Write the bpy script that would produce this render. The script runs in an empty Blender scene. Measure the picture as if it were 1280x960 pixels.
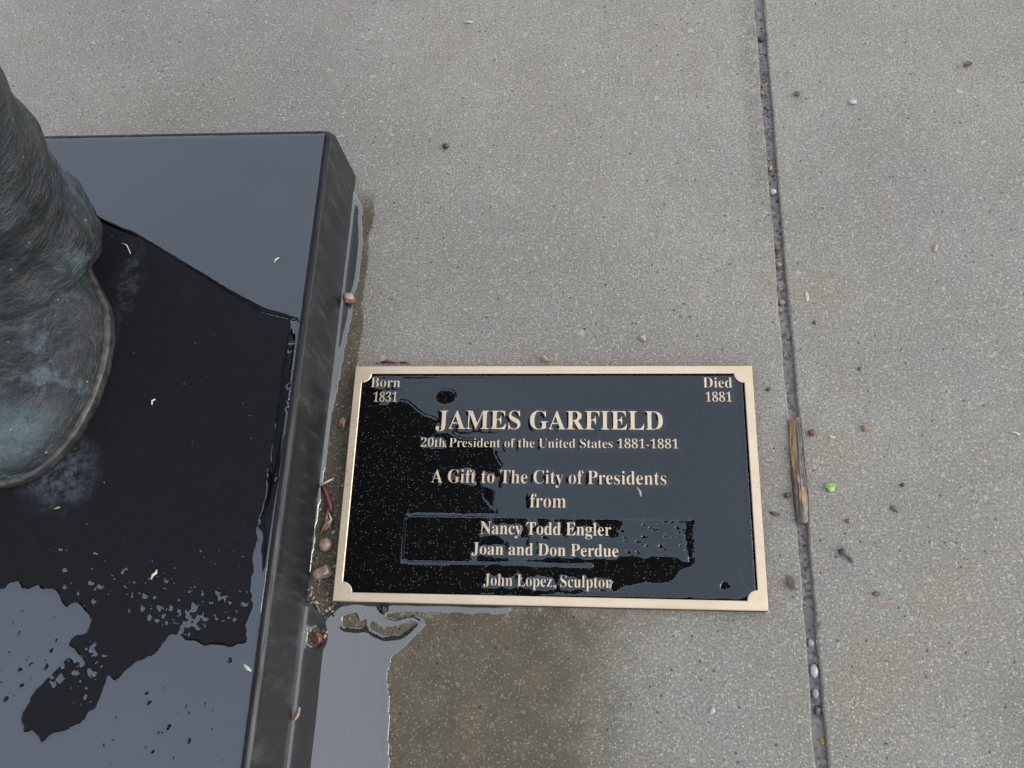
import bpy, bmesh, math, random
import numpy as np
from mathutils import Matrix, Vector, noise as mnoise

random.seed(7); rng = np.random.default_rng(7)
S = bpy.context.scene
COL = S.collection
rad = math.radians

# ------------------------------------------------------------------ camera
F = 1100.0                                   # focal length in photo pixels (1280 wide)
PITCH, YAW, ROLL = 0.36361254, 0.2509336, -0.234626
CAM = np.array([0.21637065, -0.07913159, 0.75535216])
def rx(t): return np.array([[1,0,0],[0,math.cos(t),-math.sin(t)],[0,math.sin(t),math.cos(t)]])
def rz(t): return np.array([[math.cos(t),-math.sin(t),0],[math.sin(t),math.cos(t),0],[0,0,1]])
R = rz(YAW) @ rx(PITCH) @ rz(ROLL)
cd = bpy.data.cameras.new('camera'); cam = bpy.data.objects.new('camera', cd); COL.objects.link(cam)
cd.sensor_width = 36; cd.lens = F/1280*36; cd.clip_start = 0.02; cd.clip_end = 500
M4 = Matrix.Identity(4)
for i in range(3):
    for j in range(3): M4[i][j] = R[i][j]
    M4[i][3] = CAM[i]
cam.matrix_world = M4; S.camera = cam

def at(u, v, z=0.0):
    """photo pixel -> point on the horizontal surface at height z"""
    d = R @ np.array([(u-640)/F, -(v-480)/F, -1.0])
    return CAM + d*(z-CAM[2])/d[2]

# ------------------------------------------------------------------ world, sun, exposure
SUN_EL, SUN_AZ = 32, 95
W = bpy.data.worlds.new('World'); S.world = W; W.use_nodes = True
nt = W.node_tree; nt.nodes.clear()
wo = nt.nodes.new('ShaderNodeOutputWorld'); bg = nt.nodes.new('ShaderNodeBackground')
sky = nt.nodes.new('ShaderNodeTexSky'); sky.sky_type = 'NISHITA'; sky.sun_disc = False
sky.sun_elevation = rad(SUN_EL); sky.sun_rotation = rad(SUN_AZ); sky.air_density = 1.0; sky.dust_density = 3.0
hs = nt.nodes.new('ShaderNodeHueSaturation'); hs.inputs['Saturation'].default_value = 0.24
tc = nt.nodes.new('ShaderNodeTexCoord'); nz = nt.nodes.new('ShaderNodeTexNoise')
nz.inputs['Scale'].default_value = 1.7; nz.inputs['Detail'].default_value = 4
mr = nt.nodes.new('ShaderNodeMapRange'); mr.inputs['From Min'].default_value = .3; mr.inputs['From Max'].default_value = .7
mr.inputs['To Min'].default_value = .80; mr.inputs['To Max'].default_value = 1.12
mm = nt.nodes.new('ShaderNodeMix'); mm.data_type = 'RGBA'; mm.blend_type = 'MULTIPLY'; mm.inputs[0].default_value = 1
bg.inputs['Strength'].default_value = 0.12
L = nt.links
L.new(sky.outputs[0], hs.inputs['Color']); L.new(tc.outputs['Generated'], nz.inputs['Vector'])
cl = nt.nodes.new('ShaderNodeMix'); cl.data_type = 'RGBA'; cl.inputs[0].default_value = .72; cl.inputs[7].default_value = (4.3, 4.8, 5.55, 1)   # even cloud deck over the clear sky
L.new(hs.outputs[0], cl.inputs[6])
L.new(nz.outputs[0], mr.inputs[0]); L.new(cl.outputs[2], mm.inputs[6]); L.new(mr.outputs[0], mm.inputs[7])
L.new(mm.outputs[2], bg.inputs['Color']); L.new(bg.outputs[0], wo.inputs[0])
sl = bpy.data.lights.new('sun', 'SUN'); sl.energy = 0.5; sl.angle = rad(40); sl.color = (1, .96, .9)
sun = bpy.data.objects.new('sun', sl); COL.objects.link(sun); sun.location = (0, -3, 5)
az = rad(SUN_AZ); el = rad(SUN_EL)
sdir = Vector((math.sin(az)*math.cos(el), math.cos(az)*math.cos(el), math.sin(el)))
sun.rotation_euler = sdir.to_track_quat('Z', 'Y').to_euler()
S.view_settings.view_transform = 'Standard'; S.view_settings.look = 'None'
S.view_settings.exposure = 1.40; S.view_settings.gamma = 1

# ------------------------------------------------------------------ material helpers
BASE_SCALE = (.80, .80, .80)
class N:
    def __init__(s, name):
        s.m = bpy.data.materials.new(name); s.m.use_nodes = True
        s.t = s.m.node_tree; s.t.nodes.clear()
        s.out = s.t.nodes.new('ShaderNodeOutputMaterial')
    def node(s, typ, **kw):
        n = s.t.nodes.new(typ)
        for k, v in kw.items(): setattr(n, k, v)
        return n
    def set(s, sock, v):
        if isinstance(v, bpy.types.NodeSocket): s.t.links.new(v, sock)
        elif isinstance(v, tuple) and len(v) == 3 and sock.type == 'RGBA': sock.default_value = (*v, 1)
        else: sock.default_value = v
    def co(s):
        g = s.node('ShaderNodeNewGeometry'); return g.outputs['Position']
    def obj(s): return s.node('ShaderNodeTexCoord').outputs['Object']
    def mapping(s, vec, scale=(1,1,1), loc=(0,0,0), rot=(0,0,0)):
        n = s.node('ShaderNodeMapping'); s.set(n.inputs[0], vec)
        n.inputs['Location'].default_value = loc; n.inputs['Rotation'].default_value = rot; n.inputs['Scale'].default_value = scale
        return n.outputs[0]
    def noise(s, vec, scale, detail=3, rough=.55, dist=0):
        n = s.node('ShaderNodeTexNoise'); s.set(n.inputs['Vector'], vec)
        n.inputs['Scale'].default_value = scale; n.inputs['Detail'].default_value = detail
        n.inputs['Roughness'].default_value = rough; n.inputs['Distortion'].default_value = dist
        return n.outputs[0]
    def vor(s, vec, scale, feature='F1', rand=1.0):
        n = s.node('ShaderNodeTexVoronoi', feature=feature); s.set(n.inputs['Vector'], vec)
        n.inputs['Scale'].default_value = scale; n.inputs['Randomness'].default_value = rand
        return n
    def ramp(s, fac, a, b, lo=0., hi=1.):
        n = s.node('ShaderNodeMapRange', interpolation_type='SMOOTHSTEP'); s.set(n.inputs[0], fac)
        n.inputs[1].default_value = a; n.inputs[2].default_value = b; n.inputs[3].default_value = lo; n.inputs[4].default_value = hi
        return n.outputs[0]
    def math(s, op, a, b=0., c=None):
        n = s.node('ShaderNodeMath', operation=op); s.set(n.inputs[0], a); s.set(n.inputs[1], b)
        if c is not None: s.set(n.inputs[2], c)
        return n.outputs[0]
    def mix(s, fac, a, b, blend='MIX'):
        n = s.node('ShaderNodeMix', data_type='RGBA', blend_type=blend); s.set(n.inputs[0], fac); s.set(n.inputs[6], a); s.set(n.inputs[7], b)
        return n.outputs[2]
    def sep(s, v):
        n = s.node('ShaderNodeSeparateXYZ'); s.set(n.inputs[0], v); return n.outputs
    def bump(s, h, strength=.3, dist=.001, normal=None):
        n = s.node('ShaderNodeBump'); s.set(n.inputs['Height'], h)
        n.inputs['Strength'].default_value = strength; n.inputs['Distance'].default_value = dist
        if normal is not None: s.set(n.inputs['Normal'], normal)
        return n.outputs[0]
    def bsdf(s, **kw):
        n = s.node('ShaderNodeBsdfPrincipled')
        kw['Base_Color'] = s.mix(1., kw['Base_Color'], BASE_SCALE, 'MULTIPLY')       # all base colours scaled down to offset the raised exposure
        for k, v in kw.items(): s.set(n.inputs[k.replace('_', ' ')], v)
        s.t.links.new(n.outputs[0], s.out.inputs[0]); return n

def band(n, x, lo, hi, soft):
    """1 inside lo..hi with soft ends"""
    return n.math('MULTIPLY', n.ramp(x, lo-soft, lo+soft), n.ramp(x, hi-soft, hi+soft, 1., 0.))

def mat_concrete():
    n = N('wet_concrete'); p = n.co()
    big = n.noise(p, 7, 3, .6); mid = n.noise(p, 45, 3, .6); fine = n.noise(p, 500, 2, .7); sand = n.noise(p, 1200, 1, .6)
    x, y, z = n.sep(p)
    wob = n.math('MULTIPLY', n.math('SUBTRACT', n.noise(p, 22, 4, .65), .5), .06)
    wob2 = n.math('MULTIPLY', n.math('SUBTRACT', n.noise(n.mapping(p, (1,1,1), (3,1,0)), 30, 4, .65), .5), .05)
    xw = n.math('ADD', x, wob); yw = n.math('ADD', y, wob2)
    # brown areas: camera holder's reflection painted below the plaque, wet foot of the granite
    refl_soak = n.math('MULTIPLY', band(n, xw, -.2, .235, .06), n.ramp(yw, -.012, .012, 1., 0.))
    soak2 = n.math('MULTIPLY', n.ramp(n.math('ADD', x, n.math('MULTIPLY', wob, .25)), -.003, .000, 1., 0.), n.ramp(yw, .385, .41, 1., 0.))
    brown_corner = n.math('MULTIPLY', n.ramp(xw, .50, .60), n.ramp(yw, .02, -.08, 0., .55))
    refl_soak = n.math('MAXIMUM', n.math('MAXIMUM', refl_soak, soak2), brown_corner)
    # base colour
    grey = n.mix(n.ramp(mid, .3, .7), (.315, .282, .236), (.365, .328, .276))
    grey = n.mix(n.ramp(big, .35, .7), grey, (.315, .280, .226))
    blot = n.noise(n.mapping(p, (1,1,1), (8,3,0)), 3.2, 3, .55)
    grey = n.mix(n.ramp(blot, .35, .65, .5, 0.), grey, (.215, .195, .166))
    broom = n.noise(n.mapping(p, (420, 38, 1)), 1, 2, .6)
    grey = n.mix(n.math('MULTIPLY', n.ramp(broom, .52, .72), n.ramp(blot, .4, .65, .1, .4)), grey, (.15, .132, .105))
    moss = n.math('MULTIPLY', n.ramp(x, .5, .68), n.math('MULTIPLY', n.ramp(y, .35, .6), n.ramp(big, .3, .65)))
    grey = n.mix(n.math('MULTIPLY', moss, .5), grey, (.22, .205, .12))
    tanst = n.math('MULTIPLY', n.ramp(n.noise(n.mapping(p, (1,1,1), (4,9,0)), 5.5, 4, .7), .52, .68), .45)
    grey = n.mix(tanst, grey, (.30, .245, .17))
    jd = n.math('MULTIPLY', band(n, n.math('ADD', x, n.math('MULTIPLY', wob, .25)), .372, .396, .008), n.math('MULTIPLY', n.ramp(yw, .30, .45), n.ramp(n.noise(p, 70, 3, .7), .35, .62)))
    grey = n.mix(n.math('MULTIPLY', jd, .6), grey, (.16, .13, .09))
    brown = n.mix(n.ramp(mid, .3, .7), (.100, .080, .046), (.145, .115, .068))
    col = n.mix(refl_soak, grey, brown); speck_fade = n.math('SUBTRACT', 1., n.math('MULTIPLY', refl_soak, .62))
    col = n.mix(n.ramp(fine, .60, .36, .0, .95), col, n.mix(.5, col, (.05, .045, .04)))
    col = n.mix(n.ramp(sand, .55, .38, .0, .5), col, n.mix(.6, col, (.03, .028, .025)))
    col = n.mix(n.math('MULTIPLY', n.ramp(fine, .56, .74, .0, .4), speck_fade), col, (.42, .39, .34))
    # aggregate chips, three sizes
    def chips(scale, keep, size, cols, amt, off):
        global_ = n.mapping(p, (1, 1, 1), off)
        warp = n.node('ShaderNodeVectorMath', operation='MULTIPLY_ADD')
        nn = n.node('ShaderNodeTexNoise'); n.set(nn.inputs['Vector'], global_); nn.inputs['Scale'].default_value = scale*1.5; nn.inputs['Detail'].default_value = 0
        n.set(warp.inputs[0], nn.outputs['Color']); warp.inputs[1].default_value = (.5/scale,)*3; n.set(warp.inputs[2], global_)
        v = n.vor(warp.outputs[0], scale)
        rr = n.sep(v.outputs['Color'])
        msk = n.math('MULTIPLY', n.ramp(v.outputs['Distance'], size*.75, size, 1., 0.), n.math('GREATER_THAN', rr[0], 1-keep))
        c = n.mix(n.ramp(rr[1], .0, 1.), cols[0], cols[1])
        c = n.mix(n.ramp(rr[2], .62, .68), c, cols[2])
        return n.math('MULTIPLY', msk, amt), c
    for a in ((480, .34, .38, ((.48,.45,.40), (.36,.30,.24), (.045,.041,.037)), .9, (0,0,0)),
              (170, .20, .30, ((.44,.39,.32), (.33,.22,.17), (.06,.054,.048)), .6, (.3,.1,0)),
              (80, .08, .22, ((.44,.39,.31), (.30,.17,.13), (.07,.06,.055)), .7, (.7,.4,0))):
        mk, c = chips(*a); col = n.mix(n.math('MULTIPLY', mk, speck_fade), col, c)
    glint = n.vor(n.mapping(p, (1,1,1), (.9,.2,0)), 520)
    gm = n.math('MULTIPLY', n.ramp(glint.outputs['Distance'], .12, .2, 1., 0.), n.math('GREATER_THAN', n.sep(glint.outputs['Color'])[0], .95))
    col = n.mix(gm, col, (.75, .74, .72))
    # pits
    pit = n.vor(n.mapping(p, (1,1,1), (.2,.6,0)), 150)
    pm = n.math('MULTIPLY', n.ramp(pit.outputs['Distance'], .12, .22, 1., 0.), n.math('GREATER_THAN', n.sep(pit.outputs['Color'])[1], .88))
    col = n.mix(n.math('MULTIPLY', pm, .8), col, (.03, .028, .026))
    h = n.math('ADD', n.math('MULTIPLY', fine, .9), n.math('MULTIPLY', sand, .45))
    h = n.math('ADD', h, n.math('MULTIPLY', mid, 1.2)); h = n.math('SUBTRACT', h, n.math('MULTIPLY', pm, 1.5))
    nb = n.bump(h, .45, .0012); nc = nb
    wet = n.ramp(n.noise(n.mapping(p, (1,1,1), (5,2,0)), 11, 4, .6), .3, .7, .65, 1.0)
    cw = n.math('MULTIPLY', wet, n.math('SUBTRACT', 1., n.math('MULTIPLY', refl_soak, .85)))
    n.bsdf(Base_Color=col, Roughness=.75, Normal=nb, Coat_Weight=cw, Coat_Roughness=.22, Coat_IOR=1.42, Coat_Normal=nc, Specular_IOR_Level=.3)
    return n.m

def mat_granite():
    n = N('black_granite'); p = n.co()
    sp = n.noise(p, 900, 2, .7); big = n.noise(p, 14, 4, .6)
    col = n.mix(n.ramp(sp, .55, .75), (.0125, .013, .0145), (.032, .033, .037))
    v = n.vor(p, 260); rr = n.sep(v.outputs['Color'])
    fleck = n.math('MULTIPLY', n.ramp(v.outputs['Distance'], .08, .14, 1., 0.), n.math('GREATER_THAN', rr[0], .965))
    fleck = n.math('MULTIPLY', fleck, n.ramp(big, .4, .65))
    col = n.mix(n.math('MULTIPLY', fleck, .8), col, (.38, .36, .34))
    # lime bloom next to the bronze shoe
    x, y, z = n.sep(p)
    dx = n.math('SUBTRACT', x, -.222); dy = n.math('SUBTRACT', y, .092)
    d = n.math('SQRT', n.math('ADD', n.math('MULTIPLY', dx, dx), n.math('MULTIPLY', dy, dy)))
    d = n.math('ADD', d, n.math('MULTIPLY', n.math('SUBTRACT', n.noise(p, 60, 4, .7), .5), .035))
    bloom = n.math('MULTIPLY', n.ramp(d, .012, .042, .55, 0.), n.ramp(n.noise(p, 130, 5, .8), .36, .68))
    d2x = n.math('SUBTRACT', x, -.195); d2 = n.math('ADD', n.math('ABSOLUTE', d2x), n.math('MULTIPLY', n.math('ABSOLUTE', n.math('SUBTRACT', y, .27)), .25))
    bloom2 = n.math('MULTIPLY', n.ramp(d2, .006, .02, .3, 0.), n.ramp(n.noise(p, 110, 5, .8), .42, .7))
    col = n.mix(n.math('MAXIMUM', bloom, bloom2), col, (.13, .145, .175))
    # dust haze
    dz = n.math('MULTIPLY', n.ramp(n.noise(p, 40, 5, .75), .5, .8, 0., .25), n.ramp(n.noise(p, 500, 2, .7), .5, .7))
    col = n.mix(dz, col, (.12, .12, .11))
    # water lime on the side faces
    g = n.node('ShaderNodeNewGeometry'); nz_ = n.sep(g.outputs['True Normal'])[2]
    side = n.ramp(nz_, .2, .9, 1., 0.)
    st = n.noise(n.mapping(p, (90, 90, 18)), 1, 4, .7)
    col = n.mix(n.math('MULTIPLY', side, n.ramp(st, .48, .75, 0., .5)), col, (.085, .09, .092))
    cham = n.math('MULTIPLY', n.ramp(nz_, .985, .95), n.ramp(nz_, .25, .5))
    rough = n.math('SUBTRACT', n.math('ADD', n.math('MULTIPLY', side, .05), .34), n.math('MULTIPLY', cham, .12))
    spec = n.math('ADD', n.math('ADD', n.math('MULTIPLY', side, .4), .02), n.math('MULTIPLY', n.math('MULTIPLY', cham, .26), n.ramp(n.noise(n.mapping(p, (500, 22, 300)), 1, 4, .75), .36, .62, .15, 1.)))
    n.bsdf(Base_Color=col, Roughness=rough, Specular_IOR_Level=spec, Normal=n.bump(n.noise(p, 400, 3), .06, .0006))
    return n.m

def mat_water(name, ior, rough=.012, tint=(1,1,1), ripple=.02):
    n = N(name); p = n.co()
    b = n.node('ShaderNodeNewGeometry').outputs['Normal']
    fr = n.node('ShaderNodeFresnel'); fr.inputs['IOR'].default_value = ior; n.set(fr.inputs['Normal'], b)
    gl = n.node('ShaderNodeBsdfAnisotropic'); gl.inputs['Roughness'].default_value = rough; n.set(gl.inputs['Color'], tint); n.set(gl.inputs['Normal'], b)
    tr = n.node('ShaderNodeBsdfTransparent'); tr.inputs['Color'].default_value = (.96, .965, .97, 1)
    mx = n.node('ShaderNodeMixShader'); n.t.links.new(fr.outputs[0], mx.inputs[0]); n.t.links.new(tr.outputs[0], mx.inputs[1]); n.t.links.new(gl.outputs[0], mx.inputs[2])
    n.t.links.new(mx.outputs[0], n.out.inputs[0]); return n.m

def mat_brass():
    n = N('satin_bronze'); p = n.co()
    s1 = n.noise(n.mapping(p, (25, 1400, 200)), 1, 3, .6); s2 = n.noise(n.mapping(p, (1, 1, 1)), 260, 4, .7); b = n.noise(p, 30, 4, .6)
    col = n.mix(n.ramp(b, .35, .7), (.84, .655, .465), (.77, .58, .39))
    col = n.mix(n.ramp(s1, .3, .7, 0., .35), col, (.90, .76, .60))
    x, y, z = n.sep(p)
    grime = n.math('MULTIPLY', n.ramp(s2, .58, .72), n.ramp(x, .05, -.01, .15, .8))
    col = n.mix(grime, col, (.16, .12, .08))
    v = n.vor(p, 190); sp = n.math('MULTIPLY', n.ramp(v.outputs['Distance'], .08, .18, 1., 0.), n.math('GREATER_THAN', n.sep(v.outputs['Color'])[0], .95))
    col = n.mix(n.math('MULTIPLY', sp, .8), col, (.12, .09, .06))
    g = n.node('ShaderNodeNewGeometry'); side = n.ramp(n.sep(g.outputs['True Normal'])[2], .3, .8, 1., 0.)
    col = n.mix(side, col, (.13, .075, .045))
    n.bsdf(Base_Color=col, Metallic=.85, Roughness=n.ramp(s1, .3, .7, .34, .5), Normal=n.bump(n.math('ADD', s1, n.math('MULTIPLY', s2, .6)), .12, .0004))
    return n.m

def mat_panel():
    n = N('black_stippled_panel'); p = n.co()
    v = n.vor(p, 480); v2 = n.vor(n.mapping(p, (1,1,1), (.5,.3,0)), 900)
    h = n.math('ADD', n.ramp(v.outputs['Distance'], 0., .7, 1., 0.), n.math('MULTIPLY', n.ramp(v2.outputs['Distance'], 0., .7, 1., 0.), .4))
    rr = n.sep(v2.outputs['Color'])
    gl = n.math('MULTIPLY', n.ramp(v2.outputs['Distance'], .2, .34, 1., 0.), n.math('GREATER_THAN', rr[0], .86))  # sky glints on the stipple put into the colour as pale specks
    col = n.mix(n.math('MULTIPLY', gl, .9), (.003, .003, .0033), (.24, .205, .15))
    n.bsdf(Base_Color=col, Roughness=.4, Specular_IOR_Level=.03, Normal=n.bump(h, .5, .0008))
    return n.m

def mat_statue():
    n = N('patinated_bronze'); p = n.co()
    a = n.noise(p, 16, 5, .65); b = n.noise(p, 90, 5, .7); c = n.noise(p, 320, 4, .75)
    st = n.noise(n.mapping(p, (30, 60, 260), rot=(.35, .2, 0)), 1, 4, .7)
    col = n.mix(n.ramp(a, .3, .7), (.015, .017, .018), (.040, .045, .047))
    col = n.mix(n.ramp(b, .5, .75, 0., .8), col, (.075, .088, .092))
    col = n.mix(n.ramp(st, .52, .72, 0., .65), col, (.10, .116, .122))
    col = n.mix(n.ramp(c, .58, .74, 0., .5), col, (.02, .02, .02))
    tq = n.math('MULTIPLY', n.ramp(n.noise(n.mapping(p, (1,1,1), (2.2,1.1,.4)), 26, 4, .6), .54, .66), n.ramp(c, .3, .6, .4, 1.))
    x, y, z = n.sep(p)
    low = n.ramp(z, .13, .2, 1., .25)
    toe = n.math('MULTIPLY', n.ramp(y, .115, .15, 1., 0.), n.ramp(z, .1, .12, 0., 1.))
    toe = n.math('MULTIPLY', toe, n.ramp(b, .3, .55, .35, 1.))
    col = n.mix(n.math('MULTIPLY', n.math('MAXIMUM', n.math('MULTIPLY', tq, low), toe), .7), col, (.115, .160, .172))
    brn = n.math('MULTIPLY', n.ramp(n.noise(n.mapping(p, (1,1,1), (7,3,1)), 40, 4, .6), .52, .7), .6)
    col = n.mix(brn, col, (.075, .055, .047))
    fl = n.vor(p, 210); fm = n.math('MULTIPLY', n.ramp(fl.outputs['Distance'], .1, .2, 1., 0.), n.math('GREATER_THAN', n.sep(fl.outputs['Color'])[0], .975))
    col = n.mix(fm, col, (.5, .52, .52))
    h = n.math('ADD', n.math('MULTIPLY', b, 1.5), n.math('ADD', n.math('MULTIPLY', st, 1.3), n.math('MULTIPLY', c, .5)))
    n.bsdf(Base_Color=col, Metallic=.15, Roughness=n.ramp(b, .3, .7, .3, .55), Specular_IOR_Level=.45, Normal=n.bump(h, .85, .003))
    return n.m

def mat_welt():
    n = N('worn_bronze_welt'); p = n.co(); b = n.noise(p, 110, 4, .7)
    col = n.mix(n.ramp(b, .35, .65), (.035, .032, .030), (.10, .092, .085))
    n.bsdf(Base_Color=col, Metallic=.4, Roughness=.42, Normal=n.bump(b, .4, .001)); return n.m

def mat_rock(name, c1, c2, rough=.38, scale=220, coat=.4):
    n = N(name); p = n.obj(); a = n.noise(p, scale, 4, .7)
    col = n.mix(n.ramp(a, .35, .68), c1, c2)
    n.bsdf(Base_Color=col, Roughness=rough, Coat_Weight=coat, Coat_Roughness=.15, Normal=n.bump(a, .4, .0008)); return n.m

def mat_twig():
    n = N('wet_twig_bark'); p = n.co()
    s = n.noise(n.mapping(p, (420, 30, 420)), 1, 4, .65); a = n.noise(n.mapping(p, (170, 22, 170)), 1, 3, .6)
    bark = n.mix(n.ramp(s, .35, .65), (.022, .015, .012), (.12, .085, .062))
    bare = n.mix(n.ramp(s, .35, .65), (.22, .10, .03), (.42, .26, .10))
    n.bsdf(Base_Color=n.mix(n.ramp(a, .5, .58), bark, bare), Roughness=.4, Coat_Weight=.4, Coat_Roughness=.2, Normal=n.bump(s, .8, .0015)); return n.m

def mat_grit():
    n = N('joint_grit'); p = n.co(); v = n.vor(p, 330); rr = n.sep(v.outputs['Color'])
    col = n.mix(n.ramp(rr[0], .1, .9), (.06, .045, .038), (.21, .175, .15))
    col = n.mix(n.ramp(rr[1], .8, .85), col, (.30, .22, .19)); col = n.mix(n.ramp(n.noise(p, 50, 3), .45, .62), col, (.16, .15, .155))
    n.bsdf(Base_Color=col, Roughness=.5, Coat_Weight=.6, Coat_Roughness=.2, Normal=n.bump(v.outputs['Distance'], .4, .001)); return n.m

MC = mat_concrete(); MG = mat_granite(); MB = mat_brass(); MP = mat_panel(); MS = mat_statue(); MWELT = mat_welt()
M_FILM = mat_water('rain_film', 1.97, .012, (.87,.92,1.0), .012)
M_FILM_P = mat_water('rain_film_plaque', 1.69, .03, (.83,.91,1.0), .03)
M_PUD = mat_water('puddle_water', 2.45, .02, (1,.96,.93), .02)
MT = mat_twig(); MGRIT = mat_grit()
ROCK = {
 'pink': mat_rock('pink_pebble', (.25,.14,.11), (.42,.28,.23)), 'tan': mat_rock('tan_pebble', (.30,.22,.15), (.48,.38,.28)),
 'orange': mat_rock('orange_brown_pebble', (.17,.09,.05), (.30,.18,.10)), 'red': mat_rock('dark_red_bit', (.09,.025,.02), (.19,.06,.045)),
 'dark': mat_rock('dark_pebble', (.012,.011,.012), (.05,.047,.05)), 'brown': mat_rock('brown_bit', (.07,.045,.032), (.17,.11,.08)),
 'white': mat_rock('whitish_stone', (.38,.36,.32), (.56,.54,.49)), 'grey': mat_rock('grey_stone', (.22,.22,.21), (.36,.35,.33)),
 'yellow': mat_rock('yellow_bit', (.30,.19,.05), (.46,.32,.10)), 'green': mat_rock('green_leaf_bit', (.16,.30,.04), (.42,.58,.16), .45),
 'black': mat_rock('wet_black_bit', (.004,.004,.004), (.012,.012,.012), .12, 220, 1.0), 'straw': mat_rock('pale_straw', (.50,.45,.33), (.70,.64,.50)),
}

# ------------------------------------------------------------------ mesh helpers
def link(name, me, mat, parent=None, loc=None):
    o = bpy.data.objects.new(name, me); COL.objects.link(o)
    if mat is not None and me is not None and not me.materials: me.materials.append(mat)
    if parent is not None: o.parent = parent
    if loc is not None: o.location = loc
    return o
def mesh(name, v, f, smooth=False):
    me = bpy.data.meshes.new(name); me.from_pydata([tuple(map(float, q)) for q in v], [], f); me.update()
    if smooth: me.polygons.foreach_set('use_smooth', [True]*len(me.polygons))
    return me
def tag(o, label=None, cat=None, group=None, kind=None):
    if label: o['label'] = label
    if cat: o['category'] = cat
    if group: o['group'] = group
    if kind: o['kind'] = kind
    return o
def empty(name, loc, label, cat, group=None):
    o = bpy.data.objects.new(name, None); COL.objects.link(o); o.location = loc; o.empty_display_size = .05
    return tag(o, label, cat, group)
def bevel(o, w, seg=2, ang=40):
    m = o.modifiers.new('bevel', 'BEVEL'); m.width = w; m.segments = seg; m.limit_method = 'ANGLE'; m.angle_limit = rad(ang); return o
def box(x0, x1, y0, y1, z0, z1):
    v = [(x,y,z) for z in (z0,z1) for y in (y0,y1) for x in (x0,x1)]
    return v, [(0,2,3,1),(4,5,7,6),(0,1,5,4),(2,6,7,3),(0,4,6,2),(1,3,7,5)]
def loft(rings, cap0=True, cap1=True, closed=True):
    n = len(rings[0]); v = [p for r in rings for p in r]; f = []
    for i in range(len(rings)-1):
        for j in range(n if closed else n-1):
            k = (j+1) % n; f.append((i*n+j, i*n+k, (i+1)*n+k, (i+1)*n+j))
    if cap0: f.append(tuple(range(n-1, -1, -1)))
    if cap1: f.append(tuple((len(rings)-1)*n+j for j in range(n)))
    return v, f
def poly_in(px, py, poly):
    inside = np.zeros(px.shape, bool); q = np.array(poly); n = len(q)
    for i in range(n):
        x1, y1 = q[i]; x2, y2 = q[(i+1) % n]
        if y1 == y2: continue
        c = ((y1 > py) != (y2 > py)) & (px < (x2-x1)*(py-y1)/(y2-y1)+x1); inside ^= c
    return inside
def gauss(a, s):
    r = max(1, int(s*3)); k = np.exp(-.5*(np.arange(-r, r+1)/s)**2); k /= k.sum()
    for ax in (0, 1):
        pad = [(0,0),(0,0)]; pad[ax] = (r, r); b = np.pad(a, pad, mode='edge')
        a = sum(k[i]*np.take(b, np.arange(i, i+a.shape[ax]), axis=ax) for i in range(2*r+1))
    return a
def vnoise(X, Y, cell, seed, octs=3):
    out = np.zeros(X.shape); amp = 1; tot = 0
    for o in range(octs):
        g = np.random.default_rng(seed+o).random((257, 257)); c = cell/(2**o)
        gx = X/c+50.3; gy = Y/c+71.7; ix = np.floor(gx).astype(int); iy = np.floor(gy).astype(int)
        fx = gx-ix; fy = gy-iy; fx = fx*fx*(3-2*fx); fy = fy*fy*(3-2*fy); ix %= 256; iy %= 256
        out += amp*((g[iy,ix]*(1-fx)+g[iy,ix+1]*fx)*(1-fy)+(g[iy+1,ix]*(1-fx)+g[iy+1,ix+1]*fx)*fy); tot += amp; amp *= .55
    return out/tot
def sheet(name, xs, ys, Fd, Z, Zedge, mat):
    """surface over the part of the grid where Fd > 0 (marching squares outline)"""
    ny, nx = Fd.shape; ins = Fd > 0
    c = ins[:-1,:-1].astype(int)+ins[:-1,1:]+ins[1:,1:]+ins[1:,:-1]
    used = np.zeros_like(ins); full = np.argwhere(c == 4); part = np.argwhere((c > 0) & (c < 4))
    idx = -np.ones(Fd.shape, int); k = np.argwhere(ins); idx[ins] = np.arange(len(k))
    V = [np.stack([xs[k[:,1]], ys[k[:,0]], Z[ins]], 1)]
    faces = np.stack([idx[full[:,0],full[:,1]], idx[full[:,0],full[:,1]+1], idx[full[:,0]+1,full[:,1]+1], idx[full[:,0]+1,full[:,1]]], 1).tolist()
    extra = []; ek = {}; base = len(k)
    def cut(a, b):
        key = (min(a,b), max(a,b))
        if key not in ek:
            fa, fb = Fd[a], Fd[b]; t = fa/(fa-fb); t = min(.98, max(.02, t))
            extra.append((xs[a[1]]*(1-t)+xs[b[1]]*t, ys[a[0]]*(1-t)+ys[b[0]]*t, Zedge)); ek[key] = base+len(extra)-1
        return ek[key]
    for i, j in part:
        cs = [(i,j),(i,j+1),(i+1,j+1),(i+1,j)]; f = []
        for q in range(4):
            a, b = cs[q], cs[(q+1) % 4]
            if ins[a]: f.append(int(idx[a]))
            if ins[a] != ins[b]: f.append(cut(a, b))
        if len(f) >= 3: faces.append(f)
    if extra: V.append(np.array(extra))
    me = bpy.data.meshes.new(name); me.from_pydata(np.concatenate(V).tolist(), [], faces); me.update()
    me.polygons.foreach_set('use_smooth', [True]*len(me.polygons))
    return link(name, me, mat)
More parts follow.
